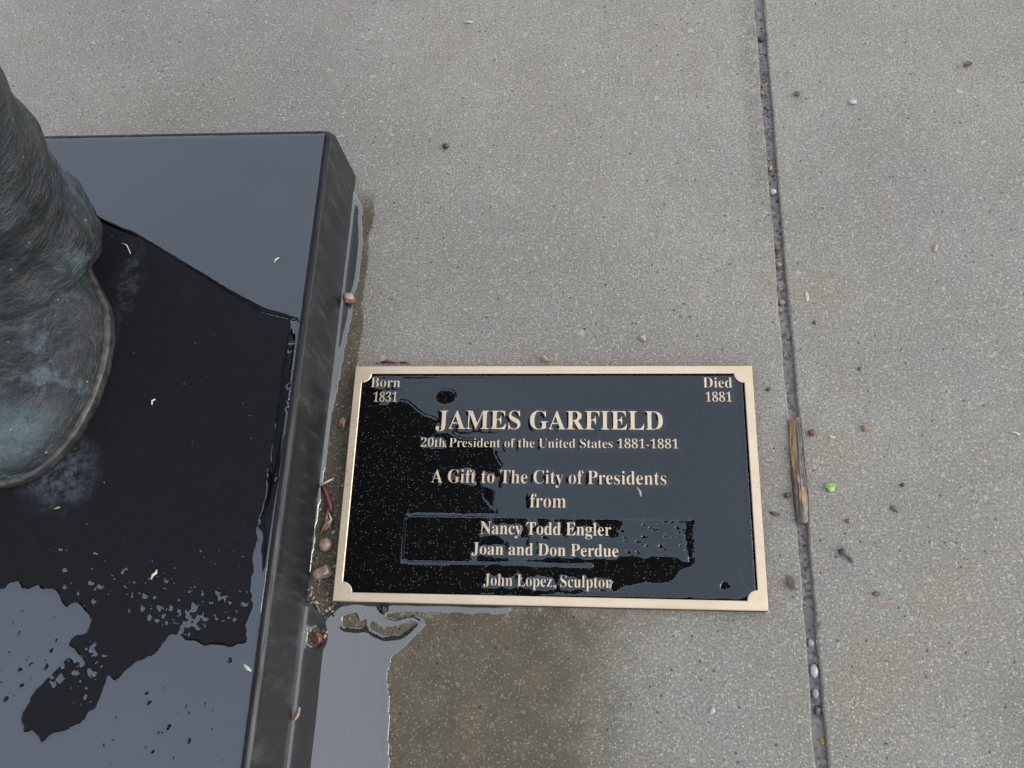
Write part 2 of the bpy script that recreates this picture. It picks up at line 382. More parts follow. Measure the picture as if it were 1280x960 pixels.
def rock_mesh(name, r, sq=(1,1,.7), seed=0, sub=3, rough=.35, facet=True):
    bm = bmesh.new(); bmesh.ops.create_icosphere(bm, subdivisions=sub, radius=1)
    rr = random.Random(seed); planes = []
    for _ in range(9 if facet else 0):
        d = Vector((rr.gauss(0,1), rr.gauss(0,1), rr.gauss(0,1))).normalized(); planes.append((d, rr.uniform(.5, .8)))
    for v in bm.verts:
        p = v.co.copy()
        for d, h in planes:
            e = p.dot(d)
            if e > h: p -= d*(e-h)*.92
        p *= 1+rough*.35*mnoise.noise(p*1.7+Vector((seed*3.1, 0, 0)))
        v.co = Vector((p.x*r*sq[0], p.y*r*sq[1], p.z*r*sq[2]))
    zmin = min(v.co.z for v in bm.verts)
    for v in bm.verts: v.co.z -= zmin+.06*r
    me = bpy.data.meshes.new(name); bm.to_mesh(me); bm.free()
    me.polygons.foreach_set('use_smooth', [not facet]*len(me.polygons)); return me
def tube(pts, radii, seg=8, flat=1.0):
    rings = []
    P = [Vector(p) for p in pts]
    for i, p in enumerate(P):
        d = (P[min(i+1, len(P)-1)]-P[max(i-1, 0)]).normalized()
        up = Vector((0,0,1)) if abs(d.z) < .9 else Vector((1,0,0))
        s = d.cross(up).normalized(); u = s.cross(d).normalized()
        rings.append([tuple(p+(s*math.cos(a)+u*math.sin(a)*flat)*radii[i]) for a in (2*math.pi*k/seg for k in range(seg))])
    return loft(rings)

# ------------------------------------------------------------------ ground: pavement slabs with one joint in view
JX, JW = 0.3951, 0.0090
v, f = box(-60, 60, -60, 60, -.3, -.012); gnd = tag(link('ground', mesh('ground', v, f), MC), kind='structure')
pv, pf = box(-5.2, 5.6, -4.2, 5.2, -.0119, -.0055); pave = tag(link('pavement', mesh('pavement', pv, pf), MGRIT), kind='structure')
SL = 1.5
def slab(x0, x1, y0, y1):
    """slab with worn, slightly wandering arrises"""
    k = 220 if x0 < .5 < x1+.2 and y0 < .3 < y1 else 24
    base = []
    for (ax, ay), (bx_, by), (nx, ny) in (((x0,y0),(x1,y0),(0,-1)), ((x1,y0),(x1,y1),(1,0)), ((x1,y1),(x0,y1),(0,1)), ((x0,y1),(x0,y0),(-1,0))):
        for q in range(k):
            t = q/k; x = ax+(bx_-ax)*t; y = ay+(by-ay)*t
            w = 0 if q == 0 else .0011*mnoise.noise(Vector((x*22, y*22, x0)))+.0007*mnoise.noise(Vector((x*90, y*90, x0+3)))
            c = 0 if q == 0 else max(0, mnoise.noise(Vector((x*45, y*45, 9+x0)))-.35)*.006      # small chips
            base.append((x, y, nx, ny, w, c))
    cx, cy = (x0+x1)/2, (y0+y1)/2
    def ring(ins, z, chip):
        return [(x+nx*(w-ins-chip*c)-(math.copysign(ins, x-cx) if ny and q % k == 0 else 0), y+ny*(w-ins-chip*c)-(math.copysign(ins, y-cy) if nx and q % k == 0 else 0), z) for q, (x, y, nx, ny, w, c) in enumerate(base)]
    v, f = loft([ring(0, -.011, 0), ring(0, -.0022, 0), ring(.0005, -.0008, .6), ring(.0016, 0, 1)])
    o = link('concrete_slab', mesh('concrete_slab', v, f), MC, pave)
    return o
ycuts = [-3.9, -2.4, -.9, .9, 2.4, 3.9]
for i in range(-3, 3):
    for a, b in zip(ycuts[:-1], ycuts[1:]):
        slab(JX+i*SL+JW/2, JX+(i+1)*SL-JW/2, a+JW/2, b-JW/2)

# ------------------------------------------------------------------ granite plinth
ZT = .08
PX0, PX1, PY0, PY1 = -.665, -.0225, -.235, .4285
pl_rot = rad(-.45)
def plw(x, y):      # plinth local turn about its back right corner
    dx, dy = x-PX1, y-PY1; c, s = math.cos(pl_rot), math.sin(pl_rot)
    return PX1+dx*c-dy*s, PY1+dx*s+dy*c
bm = bmesh.new()
CH = .009
def prect(ins, z, rc):
    pts = []
    for cx, cy, a0 in ((PX1-ins-rc, PY0+ins+rc, -90), (PX1-ins-rc, PY1-ins-rc, 0), (PX0+ins+rc, PY1-ins-rc, 90), (PX0+ins+rc, PY0+ins+rc, 180)):
        for k in range(5):
            a = rad(a0+k*22.5); x, y = plw(cx+rc*math.cos(a), cy+rc*math.sin(a)); pts.append((x, y, z))
    return pts
rings = [prect(0, .0005, .004), prect(.0015, ZT-CH-.002, .004)]
for k in range(5):
    a = rad(k*22.5); rings.append(prect(.0015+CH*.8*(1-math.cos(a)), ZT-CH+CH*math.sin(a), .006+.006*k/4))
v, f = loft(rings)
plinth = tag(link('granite_plinth', mesh('granite_plinth', v, f, True), MG), 'low polished black granite block under the bronze figure', 'plinth')
m = plinth.modifiers.new('edge', 'EDGE_SPLIT'); m.split_angle = rad(35)

# rain film lying on the granite; bare gap partly shaped as the statue's reflection
def pxpoly(pts, z): return [tuple(at(u, v_, z)[:2]) for u, v_ in pts]
res = .0013
xs = np.arange(-.40, -.0225, res); ys = np.arange(-.215, .4275, res)
X, Y = np.meshgrid(xs, ys)
nzx = (vnoise(X, Y, .009, 1, 4)-.5)*.015; nzy = (vnoise(X, Y, .009, 11, 4)-.5)*.015
calm = np.clip((.22-Y)/.1, .1, 1); Xn, Yn = X+nzx*.6*calm, Y+nzy*.6*calm
bare = poly_in(Xn, Yn, pxpoly([(325,390),(362,400),(352,470),(341,560),(328,640),(320,690),(314,750),(308,800),(290,806),(250,800),(222,792),(210,796),(198,810),(180,824),(160,838),(146,850),(132,840),(128,860),(124,876),(108,892),(92,906),(72,912),(62,918),(52,930),(46,915),(30,912),(28,898),(40,868),(62,848),(80,826),(98,824),(106,830),(104,816),(88,808),(88,796),(106,792),(118,776),(106,760),(92,752),(82,756),(74,740),(50,732),(36,736),(24,728),(0,734),(-60,730),(-200,740),(-200,250),(112,272),(180,300),(260,350)], ZT)).astype(float)
fld = gauss(1-bare, 1.1)-.5
def dots(n, poly, rmin, rmax, sign, seed):
    rr = np.random.default_rng(seed); P = pxpoly(poly, ZT); q = np.array(P); k = 0
    while k < n:
        cx = rr.uniform(q[:,0].min(), q[:,0].max()); cy = rr.uniform(q[:,1].min(), q[:,1].max())
        if not poly_in(np.array([cx]), np.array([cy]), P)[0]: continue
        k += 1; r = rmin+(rmax-rmin)*rr.random()**3; asp = rr.uniform(.7, 1.4)
        i0, i1 = np.searchsorted(xs, (cx-3*r, cx+3*r)); j0, j1 = np.searchsorted(ys, (cy-3*r, cy+3*r)); w = (slice(j0, j1), slice(i0, i1))
        d = 1-np.sqrt(((X[w]-cx)/r*asp)**2+((Y[w]-cy)/r/asp)**2)+(vnoise(X[w], Y[w], .004, seed, 2)-.5)*.7
        if sign > 0: fld[w] = np.maximum(fld[w], np.clip(d, -1, .5))
        else: fld[w] = np.minimum(fld[w], np.clip(-d, -.5, 1))
dots(120, [(60,680),(240,700),(330,745),(300,790),(200,780),(80,740)], .0005, .0027, 1, 5)
dots(50, [(60,850),(110,800),(140,815),(100,890)], .0005, .0028, 1, 6)
dots(110, [(140,750),(330,640),(340,500),(350,760),(230,790)], .0004, .0016, 1, 8)
dots(40, [(215,775),(255,745),(262,780),(230,800)], .0008, .0026, 1, 9)
dots(34, [(0,750),(90,770),(70,820),(0,900)], .0005, .0020, -1, 15)
dots(44, [(150,860),(300,810),(295,955),(110,955)], .0005, .0016, -1, 16)
dots(50, [(366,400),(380,400),(345,740),(330,740)], .0006, .0020, -1, 17)
# stay inside the flat top
def ploc(x, y):
    c, s = math.cos(-pl_rot), math.sin(-pl_rot); dx, dy = x-PX1, y-PY1
    return PX1+dx*c-dy*s, PY1+dx*s+dy*c
LX, LY = ploc(X, Y); ins = .0087
edge = np.minimum(PX1-ins-LX, PY1-ins-LY)/.002
fld = np.minimum(fld, edge)
t = np.clip(gauss((fld > 0).astype(float), 2.2)*2-.9, 0, 1)
Z = ZT+.00025+.00035*t+.00015*(vnoise(X, Y, .05, 21, 2)-.5)*t
film = sheet('rain_film', xs, ys, fld, Z, ZT+.00012, M_FILM)
tag(film, 'thin film of rainwater mirroring the sky on the black granite block', 'rainwater', kind='stuff')

# ------------------------------------------------------------------ plaque
PW, PD, PT = .36, .2127, .012
ZP = .0095
plaque = empty('bronze_plaque', (PW/2, PD/2, 0), 'rectangular bronze plaque with raised lettering, pale border and black field', 'plaque')
def pmesh(name, v, f, mat, parent=plaque, off=(PW/2, PD/2, 0), smooth=False):
    return link(name, mesh(name, [(q[0]-off[0], q[1]-off[1], q[2]-off[2]) for q in v], f, smooth), mat, parent)
BW, NR = .0088, .0088
def corner_pts():
    """inner outline of the border with a quarter-round boss in each corner, counter-clockwise; with matching outer points"""
    inn, out = [], []
    k = 7
    for cx, cy, sx, sy in ((0,0,1,1), (PW,0,-1,1), (PW,PD,-1,-1), (0,PD,1,-1)):
        angs = [rad(90*i/(k-1)) for i in range(k)]
        seq = []
        for a in angs: seq.append((cx+sx*(BW+NR*math.cos(a)-.0012), cy+sy*(BW+NR*math.sin(a)-.0012)))
        if (sx, sy) in ((1,1), (-1,-1)): seq = seq[::-1]
        o_seq = []
        for (x, y) in seq: o_seq.append((x, y))
        # outer points follow the rectangle
        oo = []
        for i in range(k):
            tt = i/(k-1)
            if (sx, sy) == (1,1): pt = (0, BW+NR*(1-2*tt)) if tt < .5 else ((BW+NR)*(2*tt-1), 0)
            elif (sx, sy) == (-1,1): pt = (PW-(BW+NR)*(1-2*tt), 0) if tt < .5 else (PW, (BW+NR)*(2*tt-1))
            elif (sx, sy) == (-1,-1): pt = (PW, PD-(BW+NR)*(1-2*tt)) if tt < .5 else (PW-(BW+NR)*(2*tt-1), PD)
            else: pt = ((BW+NR)*(1-2*tt), PD) if tt < .5 else (0, PD-(BW+NR)*(2*tt-1))
            if i == (k-1)//2: pt = (cx, cy)
            oo.append(pt)
        inn += seq; out += oo
    return inn, out
inn, out = corner_pts(); n_ = len(inn)
def shrink(p, d):
    return [(min(max(x, d), PW-d), min(max(y, d), PD-d)) for x, y in p]
def grow(p, d):      # inner outline moved a little towards the border
    q = []
    for i in range(len(p)):
        a = Vector(p[i-1]); b = Vector(p[(i+1) % len(p)]); t_ = (b-a).normalized(); q.append((p[i][0]+t_.y*d, p[i][1]-t_.x*d))
    return q
rings = [[(x, y, .0006) for x, y in out], [(x, y, PT-.0008) for x, y in out], [(x, y, PT) for x, y in shrink(out, .0008)],
         [(x, y, PT) for x, y in grow(inn, .0006)], [(x, y, PT-.0005) for x, y in inn], [(x, y, ZP-.002) for x, y in grow(inn, -.0002)]]
v, f = loft(rings, False, False)
bm = bmesh.new()
border = pmesh('border', v, f, MB)
v, f = box(.002, PW-.002, .002, PD-.002, .0008, ZP); panel = pmesh('background_panel', v, f, MP)

# lettering: serif capitals and small letters cast proud of the field
def ser(s):
    o = ''
    for ch in s:
        if 'A' <= ch <= 'Z': o += chr(0x1D400+ord(ch)-65)
        elif 'a' <= ch <= 'z': o += chr(0x1D41A+ord(ch)-97)
        elif '0' <= ch <= '9': o += chr(0x1D7CE+ord(ch)-48)
        else: o += ch
    return o
_g = {}
def glyph_mesh(ch, flat=False, thin=-.0135):
    key = (ch, flat, thin)
    if key in _g: return _g[key]
    c = bpy.data.curves.new('glyph', 'FONT'); c.body = ser(ch); c.resolution_u = 3; c.offset = thin
    if not flat: c.extrude = .05; c.bevel_depth = .012; c.bevel_resolution = 0
    o = bpy.data.objects.new('glyph', c); COL.objects.link(o)
    bpy.context.view_layer.update(); dg = bpy.context.evaluated_depsgraph_get()
    me = bpy.data.meshes.new_from_object(o.evaluated_get(dg)); bpy.data.objects.remove(o); me.name = 'letter'
    _g[key] = me; return me
def ext(s):
    c = bpy.data.curves.new('m', 'FONT'); c.body = ser(s); o = bpy.data.objects.new('m', c); COL.objects.link(o)
    bpy.context.view_layer.update(); bb = [q[0] for q in o.bound_box]; bpy.data.objects.remove(o); return min(bb), max(bb)
_a = {}
HH = ext('HH'); HH = HH[1]-HH[0]
def adv(ch):
    if ch == ' ': return .27
    if ch not in _a:
        e = ext('H'+ch+'H'); _a[ch] = e[1]-e[0]-HH
    return _a[ch]
tris2d = []        # letter footprints for the water film
def line(s, u0, u1, vb, vt, parent, zb, track=0.0, caps=None):
    a = at((u0+u1)/2-50, vb, PT); b = at((u0+u1)/2+50, vb, PT); top = at((u0+u1)/2, vt, PT); bl = at(u0, vb, PT); br = at(u1, vb, PT)
    H = top[1]-(bl[1]+br[1])/2; sy = H/.69
    xs_ = []; x = 0
    for ch in s: xs_.append(x); x += adv(ch)+track
    g0 = glyph_mesh(s[0]); g1 = glyph_mesh(s[-1])
    lo = min(q.co.x for q in g0.vertices); hi = xs_[-1]+max(q.co.x for q in g1.vertices)
    sx = (br[0]-bl[0])/(hi-lo); y0 = (bl[1]+br[1])/2; px, py, pz = parent_loc(parent)
    for ch, xo in zip(s, xs_):
        if ch == ' ': continue
        me = glyph_mesh(ch)
        wx = bl[0]+(xo-lo)*sx
        dep = (PT-.0001-zb); szz = dep/.124
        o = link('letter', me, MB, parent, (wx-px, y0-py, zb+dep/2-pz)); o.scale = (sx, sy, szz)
        fm = glyph_mesh(ch, True); fm.calc_loop_triangles()
        for t_ in fm.loop_triangles:
            tris2d.append([(wx+fm.vertices[k].co.x*sx, y0+fm.vertices[k].co.y*sy) for k in t_.vertices])
def parent_loc(o):
    p = Vector(o.location); q = o.parent
    while q is not None: p += q.location; q = q.parent
    return p
# donor strip set into the field
c0 = at(512, 649.5, ZP); c1 = at(857, 649.5, ZP); c2 = at(862, 704, ZP); c3 = at(504, 700, ZP)
NX0, NX1, NY0, NY1 = (c0[0]+c3[0])/2, (c1[0]+c2[0])/2, (c2[1]+c3[1])/2, (c0[1]+c1[1])/2
v, f = box(NX0, NX1, NY0, NY1, ZP-.001, ZP+.0011)
nameplate = pmesh('name_strip', v, f, MP); bevel(nameplate, .0006, 2)
nameplate['label'] = 'smooth black inset strip carrying two lines of names'
line('Born', 463, 500, 484, 471.5, plaque, ZP-.0004); line('1831', 466, 496, 502, 490, plaque, ZP-.0004)
line('Died', 879, 915.5, 484.5, 471.5, plaque, ZP-.0004); line('1881', 882, 915, 502, 490, plaque, ZP-.0004)
line('JAMES GARFIELD', 544, 829, 536.5, 513, plaque, ZP-.0004)
line('20th President of the United States 1881-1881', 525.5, 848, 559.5, 548, plaque, ZP-.0004)
line('A Gift to The City of Presidents', 538.5, 833, 604.5, 587.5, plaque, ZP-.0004)
line('from', 662, 707.5, 634.5, 617, plaque, ZP-.0004)
line('Nancy Todd Engler', 600, 764, 668.5, 652.5, nameplate, ZP+.0007)
line('Joan and Don Perdue', 589, 773, 694.5, 679, nameplate, ZP+.0007)
line('John Lopez, Sculptor', 604, 764, 733.5, 718.5, plaque, ZP-.0004)

# water film on the plaque, creeping up every letter
res = .00085
xs = np.arange(.0075, PW-.0075, res); ys = np.arange(.0075, PD-.0075, res); X, Y = np.meshgrid(xs, ys)
LM = np.zeros(X.shape, bool)
for tri in tris2d:
    q = np.array(tri); i0 = max(0, int((q[:,0].min()-xs[0])/res)-1); i1 = min(len(xs), int((q[:,0].max()-xs[0])/res)+3)
    j0 = max(0, int((q[:,1].min()-ys[0])/res)-1); j1 = min(len(ys), int((q[:,1].max()-ys[0])/res)+3)
    if i1 <= i0 or j1 <= j0: continue
    LM[j0:j1, i0:i1] |= poly_in(X[j0:j1, i0:i1], Y[j0:j1, i0:i1], q)
def dist(mask, r):
    d = np.full(mask.shape, float(r)); P = np.pad(mask, r)
    for dy in range(-r, r+1):
        for dx in range(-r, r+1):
            e = math.hypot(dx, dy)
            if e < r:
                m_ = P[r+dy:r+dy+mask.shape[0], r+dx:r+dx+mask.shape[1]]; d[m_] = np.minimum(d[m_], e)
    return d
DL = dist(LM, 9)*res
wx_ = (vnoise(X, Y, .012, 31, 2)-.5)*.009; wy_ = (vnoise(X, Y, .012, 41, 2)-.5)*.009
Xn, Yn = X+wx_*.7, Y+wy_*.7
Zf = ZP+.0005
wetp = poly_in(Xn, Yn, pxpoly([(466,460),(945,460),(955,750),(595,750),(600,742),(660,743),(772,741),(788,731),(812,727),(838,724),(850,713),(866,706),(866,646),(620,645),(621,640),(612,635),(605,627),(603,613),(611,604),(626,592),(628,582),(620,572),(616,562),(608,551),(570,549),(545,541),(548,523),(533,521),(521,513),(511,503),(498,500),(484,490),(478,487),(466,486)], Zf))  # film gap shaped as the dark reflections of statue and camera holder
onplate = (X > NX0-.0006) & (X < NX1+.0006) & (Y > NY0-.0006) & (Y < NY1+.0006)
platewet = poly_in(Xn, Yn, pxpoly([(775,652),(858,652),(861,700),(800,698),(770,697),(640,700),(628,672),(612,676),(640,671),(700,673),(770,672)], Zf))
wet = np.where(onplate, platewet, wetp).astype(float)
halo = (DL < .0024+(vnoise(X, Y, .006, 51, 2)-.5)*.0042) & ((vnoise(X, Y, .02, 55, 2) > .40) | (Y < NY0))
wet = np.maximum(wet, halo)
plate_d = np.maximum(np.maximum(NX0-X, X-NX1), np.maximum(NY0-Y, Y-NY1))       # <0 inside the strip
band_ = (np.abs(plate_d-.0021+(vnoise(X, Y, .02, 61, 2)-.5)*.002) < .0022) & (plate_d > 0.0002) & ((X < NX0+.16) | (Y > NY1))
wet = np.maximum(wet, band_)
spot = at(557, 497, ZP); rs = np.hypot((X-spot[0])/1.25+wx_*.25, Y-spot[1]+wy_*.3); wet = np.where(rs < .0068, 0, wet)
spot = at(907, 732, ZP); rs = np.hypot(X-spot[0]+wx_*.3, Y-spot[1]+wy_*.3); wet = np.where(rs < .0036, 0, wet)
fld = gauss(wet, 1.3)-.5
rr = np.random.default_rng(3)
for k in range(38):
    cx, cy = at(rr.uniform(770, 860), rr.uniform(652, 704), ZP)[:2]; r = .0004+.0012*rr.random()**2
    fld = np.minimum(fld, np.clip(np.hypot(X-cx, Y-cy)/r-1, -.5, 1))
edge = np.minimum(np.minimum(X-BW+.0005, PW-BW+.0005-X), np.minimum(Y-BW+.0005, PD-BW+.0005-Y))/.001; fld = np.minimum(fld, edge)
bnd = np.minimum(np.minimum(X-BW, PW-BW-X), np.minimum(Y-BW, PD-BW-Y))
dome = np.clip(gauss((fld > 0).astype(float), 1.6)*2-.9, 0, 1)
rise = .0011*np.exp(-gauss(DL, .8)/.0013)+.0008*np.exp(-np.clip(bnd, 0, 1)/.0011)
plate_rise = np.where(onplate, .0011, .0009*np.exp(-np.clip(plate_d, 0, 1)/.0012))
Z = ZP+.0003+.0005*dome+gauss(rise+plate_rise, .7)*(.35+.65*dome)+.0002*(vnoise(X, Y, .045, 71, 2)-.5)
Z = np.where(onplate, np.maximum(Z, ZP+.0014), Z)
Zm = np.minimum(Z, PT-.0004)
pf_ = sheet('rain_film', xs, ys, fld, Zm, ZP+.0002, M_FILM_P)
co = np.empty(len(pf_.data.vertices)*3); pf_.data.vertices.foreach_get('co', co); co = co.reshape(-1, 3)
inpl = (co[:,0] > NX0-.0006) & (co[:,0] < NX1+.0006) & (co[:,1] > NY0-.0006) & (co[:,1] < NY1+.0006)
co[inpl, 2] = np.maximum(co[inpl, 2], ZP+.0013); pf_.data.vertices.foreach_set('co', co.ravel()); pf_.data.update()
tag(pf_, 'film of rainwater clinging round the raised letters of the plaque', 'rainwater', kind='stuff')

# ------------------------------------------------------------------ puddle along the granite and under the plaque edge
res = .0012
xs = np.arange(-.034, .25, res); ys = np.arange(-.22, .43, res); X, Y = np.meshgrid(xs, ys)
n1 = (vnoise(X, Y, .02, 81, 3)-.5)*.010; n2 = (vnoise(X, Y, .02, 91, 3)-.5)*.010
Xn, Yn = X+n1*.55, Y+n2*.55
pud = poly_in(Xn, Yn, pxpoly([(300,990),(320,940),(350,750),(395,752),(402,770),(415,757),(432,754),(470,758),(478,768),(492,772),(520,770),(531,776),(530,786),(512,804),(490,824),(484,850),(486,900),(486,990)], 0))  # straight right side shaped as the edge of the camera holder's dark reflection
arm = poly_in(Xn, Yn, pxpoly([(420,750),(640,752),(636,765),(500,765),(470,770),(430,764)], 0))
strip = poly_in(X+n1*.3, Y, pxpoly([(436,225),(446,244),(453,258),(453,300),(450,340),(446,362),(443,366),(442,380),(438,400),(432,430),(426,470),(415,520),(404,600),(385,740),(360,760),(400,480)], 0))
hole = poly_in(Xn, Yn, pxpoly([(425,772),(440,766),(462,775),(480,786),(500,781),(515,776),(524,780),(505,792),(480,795),(455,785),(430,784)], 0)) & (vnoise(X, Y, .008, 99, 2) > .32)
hole |= poly_in(Xn, Yn, pxpoly([(385,790),(398,782),(402,800),(394,812),(384,806)], 0))
wet = ((pud | arm | strip) & ~hole).astype(float)
fld = gauss(wet, 1.0)-.5
t = np.clip(gauss((fld > 0).astype(float), 2.5)*2-.9, 0, 1)
gx = -.0225+(Y-PY1)*math.tan(-pl_rot)*1.0
men = .003*np.exp(-np.clip(X-gx, 0, 1)/.0028)
Z = .0005+.0006*t+.3*men*t+.00025*(vnoise(X, Y, .05, 101, 2)-.5)
pudo = sheet('puddle', xs, ys, fld, Z, .00035, M_PUD)
tag(pudo, 'shallow puddle between the granite block and the plaque', 'puddle', kind='structure')

# ------------------------------------------------------------------ bronze statue
STX, STY = -.345, .335
statue = empty('bronze_statue', (STX, STY, ZT), 'life-size patinated bronze standing figure in long coat and shoes on black granite', 'statue')
def sm(name, v, f, mat=MS, parent=statue, sub=0):
    o = link(name, mesh(name, [(q[0]-STX, q[1]-STY, q[2]-ZT) for q in v] if parent is statue else v, f, True), mat, parent)
    if sub: md = o.modifiers.new('sub', 'SUBSURF'); md.levels = sub; md.render_levels = sub
    return o
def foot_w(t):      # half width from toe (0) to heel (1)
    pts = [(0, .0), (.012, .018), (.04, .036), (.09, .050), (.143, .060), (.22, .0695), (.32, .0765), (.42, .0785), (.52, .074), (.61, .060), (.68, .048), (.8, .040), (.9, .037), (.96, .029), (.99, .018), (1, 0)]
    for (a, b), (c, d) in zip(pts[:-1], pts[1:]):
        if t <= c: k = (t-a)/(c-a); return b+(d-b)*k
    return 0
def foot_outline(cx, ytoe, ln, turn, scale=1.0, n=44, grow_=0.0):
    ts = [.5-.5*math.cos(math.pi*i/n) for i in range(n+1)]
    r_ = [(foot_w(t)+(grow_ if 0 < t < 1 else 0), t) for t in ts]
    pts = [(w*scale, t) for w, t in r_]+[(-w*scale*.78, t) for w, t in r_[-2:0:-1]]
    out_ = []
    for w, t in pts:
        y = t*ln-(grow_ if t < .03 else -grow_ if t > .97 else 0); x = w
        c, s = math.cos(turn), math.sin(turn); out_.append((cx+x*c-y*s, ytoe+x*s+y*c))
    return out_
def shoe(cx, ytoe, ln, turn):
    o = foot_outline(cx, ytoe, ln, turn, 1.0, 44, .0015)
    mid = foot_outline(cx, ytoe, ln, turn, 1.0, 44, .0024)
    rg = [[(x, y, ZT+.0006) for x, y in o], [(x, y, ZT+.004) for x, y in mid], [(x, y, ZT+.010) for x, y in mid], [(x, y, ZT+.0125) for x, y in o],
          [(x, y, ZT+.0115) for x, y in foot_outline(cx, ytoe, ln, turn, .93, 44, -.003)]]
    v, f = loft(rg); 
    # upper
    rings = []; n = 56; m = 40
    c, s = math.cos(turn), math.sin(turn)
    for i in range(n+1):
        t = .006+.988*(.5-.5*math.cos(math.pi*i/n)); w = max(.001, foot_w(t)-.0022)
        prof = [(0,.006),(.03,.019),(.1,.031),(.2,.037),(.32,.039),(.42,.041),(.55,.05),(.68,.062),(.8,.07),(.92,.068),(.985,.05),(1,.01)]
        for (a, b), (c_, d) in zip(prof[:-1], prof[1:]):
            if t <= c_: h = b+(d-b)*(t-a)/(c_-a); break
        ring = []
        for k in range(m+1):
            a = math.pi*k/m; ca, sa = math.cos(a), math.sin(a)
            x = w*(1 if ca > 0 else .78)*math.copysign(abs(ca)**.72, ca); z = h*(abs(sa)**.8)
            wr = .0011*math.sin(t*120+math.sin(a*3)*1.4)*max(0, 1-abs(t-.40)/.09)*sa
            seam = .0016 if .245 < t-.03*sa < .262 else 0
            q = Vector((x*20, t*9, z*20)); d_ = .0016*mnoise.noise(q)+.0008*mnoise.noise(q*2.7)
            x += d_*ca; z += (d_+wr+seam)*sa
            y = t*ln
            ring.append((cx+x*c-y*s, ytoe+x*s+y*c, ZT+.0100+z))
        rings.append(ring)
    uv, uf = loft(rings)
    up = sm('shoe', uv, uf); so = sm('sole', [(q[0]-STX, q[1]-STY, q[2]-ZT) for q in v], f, MWELT, up)
    return up
shoe(-.2635, .079, .29, rad(5)); shoe(-.455, .115, .29, rad(-4))

def trouser(cx, cy, knee, hip, hemf):
    rings = []; seg = 96; zs = [ZT+.03+.004*i for i in range(65)]+[ZT+.29+.02*i for i in range(35)]
    secs = [(.10, cx, cy, .064, .072), (.16, cx+.004, cy, .069, .070), (.24, cx+.012, cy+.002, .078, .071), (.35, cx+.026, cy+.004, .088, .078),
            (.58, knee[0], knee[1], .104, .097), (.80, (knee[0]+hip[0])/2, hip[1], .104, .108), (1.08, hip[0], hip[1], .112, .12)]
    for li, z in enumerate(zs):
        for a, b in zip(secs[:-1], secs[1:]):
            if z <= b[0]: break
        k = min(1, max(0, (z-a[0])/(b[0]-a[0]))); k_ = k*k*(3-2*k)
        x0, y0, r1, r2 = [a[i]+(b[i]-a[i])*k_ for i in range(1, 5)]
        ring = []
        for j in range(seg):
            th = 2*math.pi*j/seg; ca, sa = math.cos(th), math.sin(th)
            q = Vector((ca*1.6, sa*1.6, z*9)); q2 = Vector((ca*3+cx*9, sa*3, z*30-2.2*sa+1.5*ca))
            lowf = max(0, 1-(z-.09)/.30)
            d = .006*mnoise.noise(q+Vector((cx*7, 0, 0)))+(.007*mnoise.noise(q2)+.006*mnoise.noise(Vector((ca*2, sa*2, z*46-3.6*ca*0-2.5*max(0,-sa)))))*lowf
            # the break of the cloth over the instep: a roll and a crease
            frt = max(0, -sa)
            d += .004*math.exp(-((z-(hemf+.012*frt-.0))/.016)**2)-.003*math.exp(-((z-(hemf+.055+.02*ca))/.012)**2)+.002*math.exp(-((z-(hemf+.085+.02*ca))/.02)**2)
            hz = ZT+.03+(hemf-ZT-.03)*(max(0, -sa)**1.3)          # hem height round the shoe
            zz = max(z, hz)
            if z < hz: d -= min(.004, (hz-z)*.5)
            ring.append((x0+(r1+d)*ca, y0+(r2+d)*sa, zz))
        rings.append(ring)
    # turn the hem inwards
    first = rings[0]; c0x = sum(p[0] for p in first)/seg; c0y = sum(p[1] for p in first)/seg
    inner = [(c0x+(x-c0x)*.9, c0y+(y-c0y)*.9, z+.003) for x, y, z in first]; inner2 = [(c0x+(x-c0x)*.86, c0y+(y-c0y)*.86, z+.03) for x, y, z in first]
    v, f = loft([inner2, inner]+rings, False, True); return sm('trouser_leg', v, f)
trouser(-.276, .279, (-.250, .315), (-.255, .345), .128); trouser(-.445, .335, (-.44, .335), (-.435, .345), .128)

